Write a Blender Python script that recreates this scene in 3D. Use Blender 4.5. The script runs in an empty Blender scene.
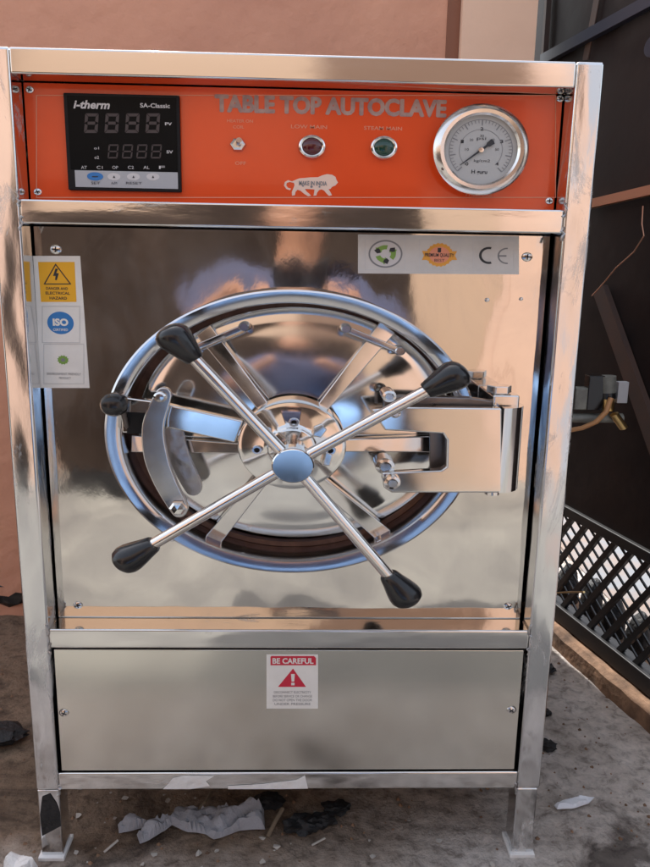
import bpy, bmesh, math, random
from mathutils import Vector, Matrix, noise
R_ = random.Random(7)
sc = bpy.context.scene
col = sc.collection
# ---------------------------------------------------------------- camera model (fitted to the cabinet's front face)
PW, PH, F = 650.0, 867.0, 750.0
ROLL, YAW, PITCH = (math.radians(a) for a in (1.01336604, 1.83135814, 12.44594787))
D = 0.75          # metres from the lens to the front face of the cabinet (Y = 0)
cyw, sy, cp, sp = math.cos(YAW), math.sin(YAW), math.cos(PITCH), math.sin(PITCH)
fwd = Vector((sy*cp, cyw*cp, -sp)); rt = Vector((cyw, -sy, 0)); up = rt.cross(fwd)
c_, s_ = math.cos(ROLL), math.sin(ROLL)
CR, CU = rt*c_ + up*s_, up*c_ - rt*s_
def ray(px, py): return fwd + CR*((px-PW/2)/F) - CU*((py-PH/2)/F)
H = 0.0
def W(px, py, Y=0.0):
    d = ray(px, py); d = d*((Y+D)/d.y)
    return Vector((d.x, Y, d.z + H))
H = -(W(50, 857).z + W(520, 858).z)/2            # lens height over the floor
def WF(px, py, z=0.0):                            # a point on the floor
    d = ray(px, py); t = (z-H)/d.z
    return Vector((d.x*t, d.y*t - D, z))
SQ = 0.81         # height / width ratio of the round things
cam = bpy.data.cameras.new('camera'); co = bpy.data.objects.new('camera', cam); col.objects.link(co)
m = Matrix((CR, CU, -fwd)).transposed().to_4x4(); m.translation = Vector((0, -D, H)); co.matrix_world = m
cam.sensor_fit = 'HORIZONTAL'; cam.sensor_width = 36; cam.lens = 36*F/PW; cam.clip_start = .01; cam.clip_end = 500
sc.camera = co

# ---------------------------------------------------------------- materials
MATS = {}
def mat(name, color=(.5,.5,.5), rough=.5, metal=0., var=None, bump=None, coat=0., spec=None, emis=None):
    """var=(scale, amount, color2): noise blend to a second colour; bump=(scale, strength, dist)"""
    m = bpy.data.materials.new(name); m.use_nodes = True; nt = m.node_tree; b = nt.nodes['Principled BSDF']
    b.inputs['Base Color'].default_value = (*color, 1); b.inputs['Roughness'].default_value = rough
    b.inputs['Metallic'].default_value = metal; b.inputs['Coat Weight'].default_value = coat
    if spec is not None: b.inputs['Specular IOR Level'].default_value = spec
    tc = nt.nodes.new('ShaderNodeNewGeometry')
    if var:
        n = nt.nodes.new('ShaderNodeTexNoise'); n.inputs['Scale'].default_value = var[0]; n.inputs['Detail'].default_value = 8
        n.inputs['Roughness'].default_value = .62
        nt.links.new(tc.outputs['Position'], n.inputs['Vector'])
        r = nt.nodes.new('ShaderNodeValToRGB'); r.color_ramp.elements[0].position = .5-var[1]; r.color_ramp.elements[1].position = .5+var[1]
        r.color_ramp.elements[0].color = (*color, 1); r.color_ramp.elements[1].color = (*var[2], 1)
        nt.links.new(n.outputs['Fac'], r.inputs['Fac']); nt.links.new(r.outputs['Color'], b.inputs['Base Color'])
        mr = nt.nodes.new('ShaderNodeMapRange'); mr.inputs['To Min'].default_value = rough*.8; mr.inputs['To Max'].default_value = min(1, rough*1.25)
        nt.links.new(n.outputs['Fac'], mr.inputs['Value']); nt.links.new(mr.outputs['Result'], b.inputs['Roughness'])
    if bump:
        n2 = nt.nodes.new('ShaderNodeTexNoise'); n2.inputs['Scale'].default_value = bump[0]; n2.inputs['Detail'].default_value = 6
        nt.links.new(tc.outputs['Position'], n2.inputs['Vector'])
        bp = nt.nodes.new('ShaderNodeBump'); bp.inputs['Strength'].default_value = bump[1]; bp.inputs['Distance'].default_value = bump[2]
        nt.links.new(n2.outputs['Fac'], bp.inputs['Height']); nt.links.new(bp.outputs['Normal'], b.inputs['Normal'])
    MATS[name] = m
    return m
def steel(name, base=(.66,.63,.60), r0=.07, r1=.22, wave=.5, wave_scale=5., stretch=(1,1,1), scuff=None, fine=.0):
    """polished sheet: uneven polish (roughness), slow dents that bend the reflections, scuffs / dull film"""
    m = bpy.data.materials.new(name); m.use_nodes = True; nt = m.node_tree; b = nt.nodes['Principled BSDF']; L = nt.links.new
    b.inputs['Metallic'].default_value = 1; b.inputs['Base Color'].default_value = (*base, 1)
    tc = nt.nodes.new('ShaderNodeNewGeometry')
    mp = nt.nodes.new('ShaderNodeMapping'); mp.inputs['Scale'].default_value = stretch; L(tc.outputs['Position'], mp.inputs['Vector'])
    n = nt.nodes.new('ShaderNodeTexNoise'); n.inputs['Scale'].default_value = 14; n.inputs['Detail'].default_value = 7; n.inputs['Roughness'].default_value = .65
    L(mp.outputs['Vector'], n.inputs['Vector'])
    mr = nt.nodes.new('ShaderNodeMapRange'); mr.inputs['From Min'].default_value = .35; mr.inputs['From Max'].default_value = .7
    mr.inputs['To Min'].default_value = r0; mr.inputs['To Max'].default_value = r1; L(n.outputs['Fac'], mr.inputs['Value'])
    L(mr.outputs['Result'], b.inputs['Roughness'])
    w = nt.nodes.new('ShaderNodeTexNoise'); w.inputs['Scale'].default_value = wave_scale; w.inputs['Detail'].default_value = 2.2
    L(mp.outputs['Vector'], w.inputs['Vector'])
    bp = nt.nodes.new('ShaderNodeBump'); bp.inputs['Strength'].default_value = wave; bp.inputs['Distance'].default_value = .01
    L(w.outputs['Fac'], bp.inputs['Height']); out = bp
    if fine:
        g = nt.nodes.new('ShaderNodeTexNoise'); g.inputs['Scale'].default_value = 90; g.inputs['Detail'].default_value = 4
        L(mp.outputs['Vector'], g.inputs['Vector'])
        b2 = nt.nodes.new('ShaderNodeBump'); b2.inputs['Strength'].default_value = fine; b2.inputs['Distance'].default_value = .001
        L(g.outputs['Fac'], b2.inputs['Height']); L(bp.outputs['Normal'], b2.inputs['Normal']); out = b2
    L(out.outputs['Normal'], b.inputs['Normal'])
    if scuff:
        sc_, th, colr = scuff[:3]; amt = scuff[3] if len(scuff) > 3 else 1.; wid = scuff[4] if len(scuff) > 4 else .05
        s = nt.nodes.new('ShaderNodeTexNoise'); s.inputs['Scale'].default_value = sc_; s.inputs['Detail'].default_value = 9; s.inputs['Roughness'].default_value = .7
        s.inputs['Distortion'].default_value = .8
        L(mp.outputs['Vector'], s.inputs['Vector'])
        r = nt.nodes.new('ShaderNodeMapRange'); r.inputs['From Min'].default_value = th; r.inputs['From Max'].default_value = th+wid; r.inputs['To Max'].default_value = amt
        L(s.outputs['Fac'], r.inputs['Value'])
        d = nt.nodes.new('ShaderNodeBsdfPrincipled'); d.inputs['Base Color'].default_value = (*colr, 1); d.inputs['Roughness'].default_value = .75
        mx = nt.nodes.new('ShaderNodeMixShader'); L(r.outputs['Result'], mx.inputs['Fac']); L(b.outputs['BSDF'], mx.inputs[1]); L(d.outputs['BSDF'], mx.inputs[2])
        L(mx.outputs['Shader'], nt.nodes['Material Output'].inputs['Surface'])
    MATS[name] = m
    return m
steel('panel_steel', base=(.72,.68,.63), r0=.045, r1=.085, wave=.46, wave_scale=4.5, stretch=(1.5,1,1.0), fine=.03, scuff=(7, .45, (.40,.37,.34), .16, .25))
steel('dull_panel_steel', base=(.78,.75,.67), r0=.16, r1=.20, wave=.03, wave_scale=3, stretch=(.6,1,1.5))
steel('frame_steel', base=(.76,.74,.71), r0=.05, r1=.17, wave=.40, wave_scale=7, stretch=(.35,1,1.6), scuff=(12, .60, (.55,.53,.49), .8, .06), fine=.08)
steel('post_steel', base=(.72,.72,.72), r0=.06, r1=.20, wave=.62, wave_scale=8, stretch=(1.6,1,.55), scuff=(13, .55, (.50,.49,.47), .75, .08), fine=.08)
steel('leg_steel', base=(.62,.60,.56), r0=.25, r1=.45, wave=.4, wave_scale=12, scuff=(16, .60, (.30,.27,.23)), fine=.3)
steel('door_steel', base=(.74,.73,.71), r0=.07, r1=.16, wave=.26, wave_scale=6)
steel('ring_steel', base=(.60,.59,.60), r0=.12, r1=.22, wave=.12, wave_scale=12)
steel('arm_steel', base=(.70,.68,.66), r0=.10, r1=.22, wave=.25, wave_scale=14)
steel('link_steel', base=(.62,.61,.60), r0=.16, r1=.24, wave=.12, wave_scale=14)
steel('cast_steel', base=(.48,.47,.47), r0=.28, r1=.45, wave=.4, wave_scale=40, fine=.5)
steel('rod_steel', base=(.80,.76,.72), r0=.12, r1=.22, wave=.08, wave_scale=20)
steel('dark_steel', base=(.20,.18,.17), r0=.25, r1=.5, wave=.3, wave_scale=20)
mat('gasket_brown', (.10,.045,.028), .35, .3, var=(60,.2,(.22,.11,.07)))
mat('black_plastic', (.012,.012,.013), .22, bump=(120,.05,.001))
mat('black_matt', (.012,.012,.013), .55, spec=.2)
mat('orange_acrylic', (.86,.090,.018), .14, var=(5,.2,(.76,.074,.015)), coat=.3)
mat('controller_face', (.006,.007,.008), .16, spec=.08)
mat('grey_strip', (.42,.43,.45), .45)
mat('blue_button', (.03,.19,.50), .35)
mat('white_print', (.62,.60,.60), .5)
mat('pale_print', (.80,.30,.18), .5)
mat('silver_print', (.50,.34,.30), .4, var=(90,.12,(.34,.22,.21)))
mat('segment', (.065,.048,.046), .6)
mat('red_lens', (.085,.006,.010), .12, coat=.5)
mat('green_lens', (.004,.045,.028), .12, coat=.5)
mat('dial_white', (.44,.44,.43), .5)
mat('ink', (.03,.03,.035), .6)
mat('grey_ink', (.22,.22,.23), .6)
mat('pink_paper', (.84,.62,.50), .55)
mat('sticker_white', (.87,.86,.82), .42, var=(25,.3,(.72,.70,.66)))
mat('sticker_grey', (.70,.68,.65), .42, var=(25,.3,(.52,.50,.48)))
mat('sticker_line', (.58,.58,.58), .5)
mat('sticker_yellow', (.86,.44,.02), .45)
mat('sticker_blue', (.03,.20,.52), .4)
mat('sticker_green', (.20,.36,.07), .4)
mat('sticker_orange', (.78,.36,.05), .4)
mat('sticker_red', (.58,.02,.05), .45)
mat('brass', (.72,.50,.22), .3, 1.)
mat('white_plastic', (.22,.23,.20), .4, var=(60,.2,(.12,.12,.11)))
mat('hose', (.48,.24,.10), .4)
mat('wall_plaster', (.76,.375,.235), .85, var=(2.6,.25,(.54,.25,.165)), bump=(30,.45,.01))
mat('pale_plaster', (.90,.60,.43), .85, var=(4,.3,(.82,.52,.36)), bump=(20,.2,.01))
mat('dark_streak', (.24,.10,.06), .9)
mat('gate_paint', (.010,.008,.009), .5, spec=.2, var=(5,.2,(.030,.018,.015)), bump=(12,.12,.01))
mat('gate_frame', (.012,.012,.013), .5)
mat('brace_paint', (.060,.044,.040), .6, var=(20,.2,(.10,.055,.04)))
mat('navy_paint', (.022,.026,.045), .4)
mat('wood_kerb', (.33,.19,.11), .85, var=(22,.16,(.10,.060,.038)), bump=(40,.5,.01))
mat('copper', (.62,.33,.22), .4, .8)
mat('far_wall', (.25,.185,.15), .9, var=(7,.12,(.20,.21,.225)))
mat('dark_gate_rear', (.016,.011,.009), .9, spec=.05, var=(3,.2,(.045,.032,.026)))
mat('lane_earth', (.27,.262,.235), .95, var=(5,.2,(.13,.125,.12)))
mat('peach_wall', (.50,.335,.25), .85, var=(3,.25,(.40,.27,.21)))
mat('beige_wall', (.34,.235,.165), .85)
mat('grey_wall', (.20,.225,.27), .85, var=(4,.2,(.30,.31,.34)))
mat('brown_wall', (.13,.075,.05), .9)
mat('cloth', (.34,.345,.37), .9, bump=(50,.6,.01))
mat('white_paper', (.74,.76,.80), .8)
mat('plaster_white', (.75,.74,.72), .9, bump=(90,.8,.004))
mat('twig', (.16,.12,.08), .9)
mat('pale_twig', (.46,.42,.37), .9)
mat('rough_black', (.010,.010,.011), .65, bump=(60,.7,.01))
mat('skin', (.36,.18,.11), .6)
mat('shirt', (.040,.045,.085), .9)
mat('trousers', (.22,.38,.66), .9)
mat('hair', (.012,.010,.009), .5)
mat('phone_black', (.01,.01,.012), .2)
def glass():
    m = bpy.data.materials.new('glass'); m.use_nodes = True; b = m.node_tree.nodes['Principled BSDF']
    b.inputs['Transmission Weight'].default_value = 1; b.inputs['Roughness'].default_value = .02; b.inputs['IOR'].default_value = 1.3
    MATS['glass'] = m
glass()
def ground_mat():
    m = bpy.data.materials.new('ground'); m.use_nodes = True; nt = m.node_tree; b = nt.nodes['Principled BSDF']; L = nt.links.new
    tc = nt.nodes.new('ShaderNodeTexCoord')
    def nz(s, d=8, r=.6, dist=0):
        n = nt.nodes.new('ShaderNodeTexNoise'); n.inputs['Scale'].default_value = s; n.inputs['Detail'].default_value = d
        n.inputs['Roughness'].default_value = r; n.inputs['Distortion'].default_value = dist; L(tc.outputs['Object'], n.inputs['Vector']); return n
    def ramp(n, stops):
        r = nt.nodes.new('ShaderNodeValToRGB'); e = r.color_ramp.elements
        e[0].position, e[0].color = stops[0][0], (*stops[0][1], 1); e[1].position, e[1].color = stops[-1][0], (*stops[-1][1], 1)
        for p, c in stops[1:-1]: q = e.new(p); q.color = (*c, 1)
        L(n.outputs['Fac'], r.inputs['Fac']); return r
    a = ramp(nz(7, 10, .68), [(.30,(.19,.165,.14)),(.5,(.31,.285,.26)),(.70,(.42,.40,.38))])      # cement and dirt
    bb = ramp(nz(55, 6, .7, .5), [(.33,(.40,.37,.35)),(.50,(.95,.95,.95)),(.74,(1.25,1.23,1.22))])           # grit
    mul = nt.nodes.new('ShaderNodeMixRGB'); mul.blend_type = 'MULTIPLY'; mul.inputs[0].default_value = .9
    L(a.outputs['Color'], mul.inputs[1]); L(bb.outputs['Color'], mul.inputs[2])
    # brown earth spread on the floor left of and under the cabinet
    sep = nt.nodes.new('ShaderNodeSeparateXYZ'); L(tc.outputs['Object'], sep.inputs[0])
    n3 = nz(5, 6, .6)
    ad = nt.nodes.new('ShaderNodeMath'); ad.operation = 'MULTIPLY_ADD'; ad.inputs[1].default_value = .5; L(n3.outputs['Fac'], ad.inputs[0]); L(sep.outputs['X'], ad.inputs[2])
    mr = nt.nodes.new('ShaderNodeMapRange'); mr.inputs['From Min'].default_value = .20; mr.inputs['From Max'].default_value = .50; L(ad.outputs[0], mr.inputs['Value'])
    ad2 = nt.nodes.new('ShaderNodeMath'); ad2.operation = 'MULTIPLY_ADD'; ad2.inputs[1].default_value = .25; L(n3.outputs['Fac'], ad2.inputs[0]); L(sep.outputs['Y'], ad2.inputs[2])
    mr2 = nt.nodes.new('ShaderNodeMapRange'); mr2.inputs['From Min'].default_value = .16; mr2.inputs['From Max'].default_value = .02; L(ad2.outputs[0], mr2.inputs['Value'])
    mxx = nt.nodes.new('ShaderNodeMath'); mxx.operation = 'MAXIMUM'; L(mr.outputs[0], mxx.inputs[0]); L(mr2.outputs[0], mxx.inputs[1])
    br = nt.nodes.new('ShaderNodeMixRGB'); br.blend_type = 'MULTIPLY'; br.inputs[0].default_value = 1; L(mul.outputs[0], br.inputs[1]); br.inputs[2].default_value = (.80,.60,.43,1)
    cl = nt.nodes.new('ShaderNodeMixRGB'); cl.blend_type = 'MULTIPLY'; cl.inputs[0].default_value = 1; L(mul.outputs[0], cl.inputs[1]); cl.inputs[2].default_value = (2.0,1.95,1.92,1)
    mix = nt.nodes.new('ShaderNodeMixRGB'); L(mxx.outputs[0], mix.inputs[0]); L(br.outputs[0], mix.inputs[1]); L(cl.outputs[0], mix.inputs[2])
    # black oily stains
    st = ramp(nz(4.2, 9, .66, .6), [(.56,(1,1,1)),(.64,(.14,.12,.11))])
    m2 = nt.nodes.new('ShaderNodeMixRGB'); m2.blend_type = 'MULTIPLY'; m2.inputs[0].default_value = .85; L(mix.outputs[0], m2.inputs[1]); L(st.outputs['Color'], m2.inputs[2])
    L(m2.outputs[0], b.inputs['Base Color']); b.inputs['Roughness'].default_value = .85
    h = nz(26, 10, .7); h2 = nz(110, 5, .6)
    b1 = nt.nodes.new('ShaderNodeBump'); b1.inputs['Strength'].default_value = .9; b1.inputs['Distance'].default_value = .022; L(h.outputs['Fac'], b1.inputs['Height'])
    b2 = nt.nodes.new('ShaderNodeBump'); b2.inputs['Strength'].default_value = .6; b2.inputs['Distance'].default_value = .004; L(h2.outputs['Fac'], b2.inputs['Height']); L(b1.outputs['Normal'], b2.inputs['Normal'])
    L(b2.outputs['Normal'], b.inputs['Normal'])
    MATS['ground'] = m
ground_mat()

# ---------------------------------------------------------------- builders
def empty(name, loc, label, cat, group=None):
    o = bpy.data.objects.new(name, None); col.objects.link(o); o.location = loc; o.empty_display_size = .05
    o['label'] = label; o['category'] = cat
    if group: o['group'] = group
    return o
def tag(o, label=None, cat=None, group=None, kind=None):
    if label: o['label'] = label
    if cat: o['category'] = cat
    if group: o['group'] = group
    if kind: o['kind'] = kind
    return o
WM = {}
class MB:
    """collects world-space geometry; build() links it as one object whose origin is the geometry's own centre"""
    def __init__(s): s.v = []; s.f = []; s.sm = []
    def add(s, vs, fs, smooth=False):
        n = len(s.v); s.v += [Vector(v) for v in vs]
        for f in fs: s.f.append([i+n for i in f]); s.sm.append(smooth)
        return s
    def box(s, a, b):
        x0,y0,z0 = (min(a[i],b[i]) for i in range(3)); x1,y1,z1 = (max(a[i],b[i]) for i in range(3))
        return s.add([(x0,y0,z0),(x1,y0,z0),(x1,y1,z0),(x0,y1,z0),(x0,y0,z1),(x1,y0,z1),(x1,y1,z1),(x0,y1,z1)],
              [(0,3,2,1),(4,5,6,7),(0,1,5,4),(1,2,6,5),(2,3,7,6),(3,0,4,7)])
    def prism(s, pts, y0, y1):
        """outline in the X-Z plane, from y0 (front) to y1 (back)"""
        n = len(pts)
        area = sum(pts[i][0]*pts[(i+1)%n][1]-pts[(i+1)%n][0]*pts[i][1] for i in range(n))
        if area < 0: pts = pts[::-1]
        vs = [(x,y0,z) for x,z in pts] + [(x,y1,z) for x,z in pts]
        fs = [tuple(range(n)), tuple(range(2*n-1, n-1, -1))] + [(i+n, (i+1)%n+n, (i+1)%n, i) for i in range(n)]
        return s.add(vs, fs)
    def lathe(s, prof, cx, cz, sq=SQ, n=96, closed=False, smooth=True):
        """profile [(radius, y)] revolved round the Y axis at (cx, cz); radius 0 closes"""
        base = len(s.v); rings = []
        for r, y in prof:
            if r < 1e-6: rings.append([len(s.v)]); s.v.append(Vector((cx,y,cz)))
            else:
                rings.append(list(range(len(s.v), len(s.v)+n)))
                for i in range(n):
                    a = 2*math.pi*i/n; s.v.append(Vector((cx+r*math.cos(a), y, cz+r*sq*math.sin(a))))
        prs = list(zip(rings, rings[1:])) + ([(rings[-1], rings[0])] if closed else [])
        for A, B in prs:
            for i in range(n):
                j = (i+1) % n
                if len(A) == 1 and len(B) == 1: continue
                if len(A) == 1: q = [A[0], B[j], B[i]]
                elif len(B) == 1: q = [A[i], A[j], B[0]]
                else: q = [A[i], A[j], B[j], B[i]]
                s.f.append(q); s.sm.append(smooth)
        return s
    def tube(s, pts, rad, n=16, caps=True, smooth=True):
        """a round bar along pts, round in true space and squashed in height like everything else here"""
        P = [Vector((p[0],p[1],p[2]/SQ)) for p in pts]
        rad = rad if isinstance(rad, (list,tuple)) else [rad]*len(P)
        base = len(s.v); prev = None
        for k, p in enumerate(P):
            t = (P[min(k+1,len(P)-1)] - P[max(k-1,0)]).normalized()
            if prev is None:
                u = t.cross(Vector((0,1,0)));
                if u.length < .2: u = t.cross(Vector((1,0,0)))
                u.normalize()
            else:
                u = prev - t*prev.dot(t); u.normalize()
            prev = u; w = t.cross(u)
            for i in range(n):
                a = 2*math.pi*i/n; q = p + (u*math.cos(a)+w*math.sin(a))*rad[k]; s.v.append(Vector((q.x,q.y,q.z*SQ)))
        for k in range(len(P)-1):
            for i in range(n):
                j=(i+1)%n; s.f.append([base+k*n+i, base+(k+1)*n+i, base+(k+1)*n+j, base+k*n+j]); s.sm.append(smooth)
        if caps:
            s.f.append([base+i for i in range(n)]); s.sm.append(False)
            s.f.append([base+(len(P)-1)*n+i for i in reversed(range(n))]); s.sm.append(False)
        return s
    def build(s, name, m, parent=None, bevel=0, seg=2, origin=None):
        vs = s.v
        c = Vector((sum(v.x for v in vs)/len(vs), sum(v.y for v in vs)/len(vs), sum(v.z for v in vs)/len(vs))) if origin is None else Vector(origin)
        me = bpy.data.meshes.new(name); me.from_pydata([v-c for v in vs], [], s.f)
        for p, q in zip(me.polygons, s.sm): p.use_smooth = q
        me.materials.append(MATS[m]); me.update()
        bm = bmesh.new(); bm.from_mesh(me); bmesh.ops.recalc_face_normals(bm, faces=bm.faces)
        if bevel:
            es = [e for e in bm.edges if len(e.link_faces) == 2 and e.calc_face_angle(0) > .6]
            bmesh.ops.bevel(bm, geom=es, offset=bevel, segments=seg, affect='EDGES', profile=.6, clamp_overlap=True)
            for f in bm.faces: f.smooth = True
        bm.to_mesh(me); bm.free()
        if not bevel and any(s.sm): me.set_sharp_from_angle(angle=math.radians(32))
        o = bpy.data.objects.new(name, me); col.objects.link(o)
        if bevel:
            wn = o.modifiers.new('weighted', 'WEIGHTED_NORMAL'); wn.weight = 100; wn.mode = 'FACE_AREA'
        pc = WM.get(parent.name, Vector((0,0,0))) if parent else Vector((0,0,0))
        if parent: o.parent = parent
        o.location = c - pc; WM[o.name] = c
        return o
def ell(px, py, rx, ry, Y, n=48, a0=0, a1=2*math.pi):
    c = W(px,py,Y); X = W(px+rx,py,Y).x-c.x; Z = W(px,py-ry,Y).z-c.z
    return [(c.x+X*math.cos(a0+(a1-a0)*i/(n-1 if a1-a0<6.2 else n)), c.z+Z*math.sin(a0+(a1-a0)*i/(n-1 if a1-a0<6.2 else n))) for i in range(n)]
def px(pts, Y): return [(W(x,y,Y).x, W(x,y,Y).z) for x,y in pts]
def flat(mb, pts, Y, t=.0006): return mb.prism(px(pts, Y), Y, Y+t)
_tc = {}
def text(mb, s, x0, y0, x1, y1, Y, font_w=0, t=.0003, shear=0., stretch=True):
    """lettering filling the photo box x0..x1, y0..y1 on the plane Y"""
    cu = bpy.data.curves.new('t', 'FONT'); cu.body = s; cu.extrude = 0; cu.offset = font_w; cu.shear = shear; cu.resolution_u = 3
    ob = bpy.data.objects.new('t', cu); me = bpy.data.meshes.new_from_object(ob)
    xs = [v.co.x for v in me.vertices]; ys = [v.co.y for v in me.vertices]
    a, b = W(x0,y0,Y), W(x1,y1,Y)
    X0, X1, Z1, Z0 = a.x, b.x, (a.z+W(x1,y0,Y).z)/2, (b.z+W(x0,y1,Y).z)/2
    mx, Mx, my, My = min(xs), max(xs), min(ys), max(ys)
    sl = (W(x1,y0,Y).z - a.z)
    vs = [(X0+(v.co.x-mx)/(Mx-mx)*(X1-X0), Y, Z0+(v.co.y-my)/(My-my)*(Z1-Z0)) for v in me.vertices]
    mb.add(vs, [list(p.vertices) for p in me.polygons])
    bpy.data.objects.remove(ob); bpy.data.curves.remove(cu); bpy.data.meshes.remove(me)
    return mb
def frame_line(mb, x0,y0,x1,y1, Y, w=.7):
    for a,b in (((x0,y0),(x1,y0+w)),((x0,y1-w),(x1,y1)),((x0,y0+w),(x0+w,y1-w)),((x1-w,y0+w),(x1,y1-w))):
        flat(mb, [(a[0],a[1]),(b[0],a[1]),(b[0],b[1]),(a[0],b[1])], Y, .0002)

# ================================================================ THE AUTOCLAVE
XL, XR = -.2961, .2796
ZT = .1921+H; M1T, M1B = .0590+H, .0365+H; L1T, L1B = -.3851+H, W(290,649).z; BT, BB = W(290,773).z, -.5828+H
ILx = sum(W(x,y).x for x,y in ((12,75),(21,230),(33,415),(49,655),(57,770)))/5
IRx = sum(W(x,y).x for x,y in ((571,83),(569,200),(563,255),(541,466),(532,600),(529,650),(520,770)))/7
ZI = W(300,81).z
TD = .03; DEP = .44
A = empty('autoclave', ((XL+XR)/2, DEP/2, 0), 'polished steel front-loading autoclave with orange control strip and round wheel-locked door, standing on dirty concrete', 'autoclave')
WM[A.name] = Vector(((XL+XR)/2, DEP/2, 0))
print('H', H, 'inner', ILx, IRx, 'z', ZT, ZI, M1T, M1B, L1T, L1B, BT, BB)
# frame of square tube
posts = []
for y0 in (0, DEP-TD):
    posts.append(MB().box((XL, y0, BB), (ILx, y0+TD, ZT)).build('post','post_steel',A,bevel=.003))
    posts.append(MB().box((IRx, y0, BB), (XR, y0+TD, ZT)).build('post','post_steel',A,bevel=.003))
def rail(a, b): return MB().box(a, b).build('rail','frame_steel',A,bevel=.002)
rail((ILx, 0, ZI), (IRx, TD, ZT-.0004)); rail((ILx, .0006, M1B), (IRx, TD-.0006, M1T)); rail((ILx, .0006, L1B), (IRx, TD-.0006, L1T))
fr = rail((ILx, .0006, BB), (IRx, TD, BT))
for z0,z1 in ((ZI,ZT-.0012),(BB,BT)):
    rail((ILx,DEP-TD,z0),(IRx,DEP-.0006,z1)); rail((XL+.0006,TD,z0),(XL+TD-.002,DEP-TD,z1)); rail((XR-TD+.002,TD,z0),(XR-.0006,DEP-TD,z1))
for x in (ILx, IRx):
    for z in (M1T,M1B,L1T,L1B,BB):
        pts = [(x+R_.uniform(-.002,.002), -.0002, z+(k-3)*.0022) for k in range(7)]
        MB().tube(pts,[R_.uniform(.0009,.0017) for _ in pts],8).build('weld_bead','cast_steel',A)
# legs, each with its pad
for i,(x0,x1,y0) in enumerate(((XL+.001,ILx,0),(IRx,XR-.002,0),(XL+.001,ILx,DEP-TD),(IRx,XR-.002,DEP-TD))):
    l = MB().box((x0,y0+.0006,.004),(x1,y0+TD-.0006,BB)).build('leg','post_steel',A,bevel=.002)
    MB().box((x0-.003,y0-.004,0),(x1+.002,y0+TD+.004,.0055)).build('foot_pad','plaster_white',l,bevel=.0012)
# closed sides, back, top, floor
MB().box((XL+.004,TD,BT),(XL+.0055,DEP-TD,ZI)).build('side_panel','panel_steel',A)
MB().box((XR-.0055,TD,BT),(XR-.004,DEP-TD,ZI)).build('side_panel','panel_steel',A)
MB().box((ILx,DEP-.005,BT),(IRx,DEP-.0035,ZI)).build('back_panel','panel_steel',A)
MB().box((XL+.02,.02,ZT-.004),(XR-.02,DEP-.02,ZT-.0025)).build('top_panel','panel_steel',A)
MB().box((ILx-.002,.01,BB+.004),(IRx+.002,DEP-TD,BB+.006)).build('bottom_panel','dark_steel',A)

def screw(x, y, Y, rpx, parent, name='screw', m='arm_steel', slot=True):
    c = W(x,y,Y); rr = rpx/F*(D+Y)
    mb = MB().lathe([(0,Y-.0022),(rr*.55,Y-.002),(rr*.9,Y-.0012),(rr,Y-.0002)], c.x, c.z, n=20)
    o = mb.build(name, m, parent)
    if slot:
        a = R_.uniform(0,math.pi); s = MB()
        for k in (0,1):
            dx,dz = math.cos(a+k*math.pi/2)*rr*.6, math.sin(a+k*math.pi/2)*rr*.6*SQ; nx,nz = -dz*.22,dx*.22
            s.prism([(c.x-dx-nx,c.z-dz-nz),(c.x+dx-nx,c.z+dz-nz),(c.x+dx+nx,c.z+dz+nz),(c.x-dx+nx,c.z-dz+nz)],Y-.0024,Y-.002)
        s.build('slot','ink',o)
    return o

# ---------------- control panel (orange acrylic) at the back of the upper opening
YP = TD
cpn = MB().box((ILx+.0010,YP,M1T-.0005),(IRx-.0014,YP+.004,ZI-.001)).build('control_panel','orange_acrylic',A)
YQ = YP-.0004
b = MB(); frame_line(b, 36,95,556,198, YQ, .9); b.build('border_line','pale_print',cpn)
b = MB()
for k_,(dx_,dy_) in enumerate(((0,0),(.7,.1),(1.4,0),(.7,-.5),(.7,.7))): text(b,'TABLE TOP AUTOCLAVE',214.5+dx_,97.5+dy_,445+dx_,114.5+dy_,YQ-.00003*k_,font_w=.02)
b.build('heading','silver_print',cpn)
b = MB()
for s_t, q in (('HEATER ON',(227,119.5,253,122.6)),('COIL',(233,125.5,244,128.6)),('OFF',(235,161.5,246,165)),('LOW MAIN',(291,125,327,128.8)),('STEAM MAIN',(364,126.5,402,130.3)),('PRESSURE',(466,193,492,196.4))):
    text(MB(),s_t,*q,YQ,font_w=.01).build('lettering','pale_print',cpn)
for x,y in ((30,90),(38,192),(560,99),(549,201)): screw(x,y,YP,4,cpn)
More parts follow.
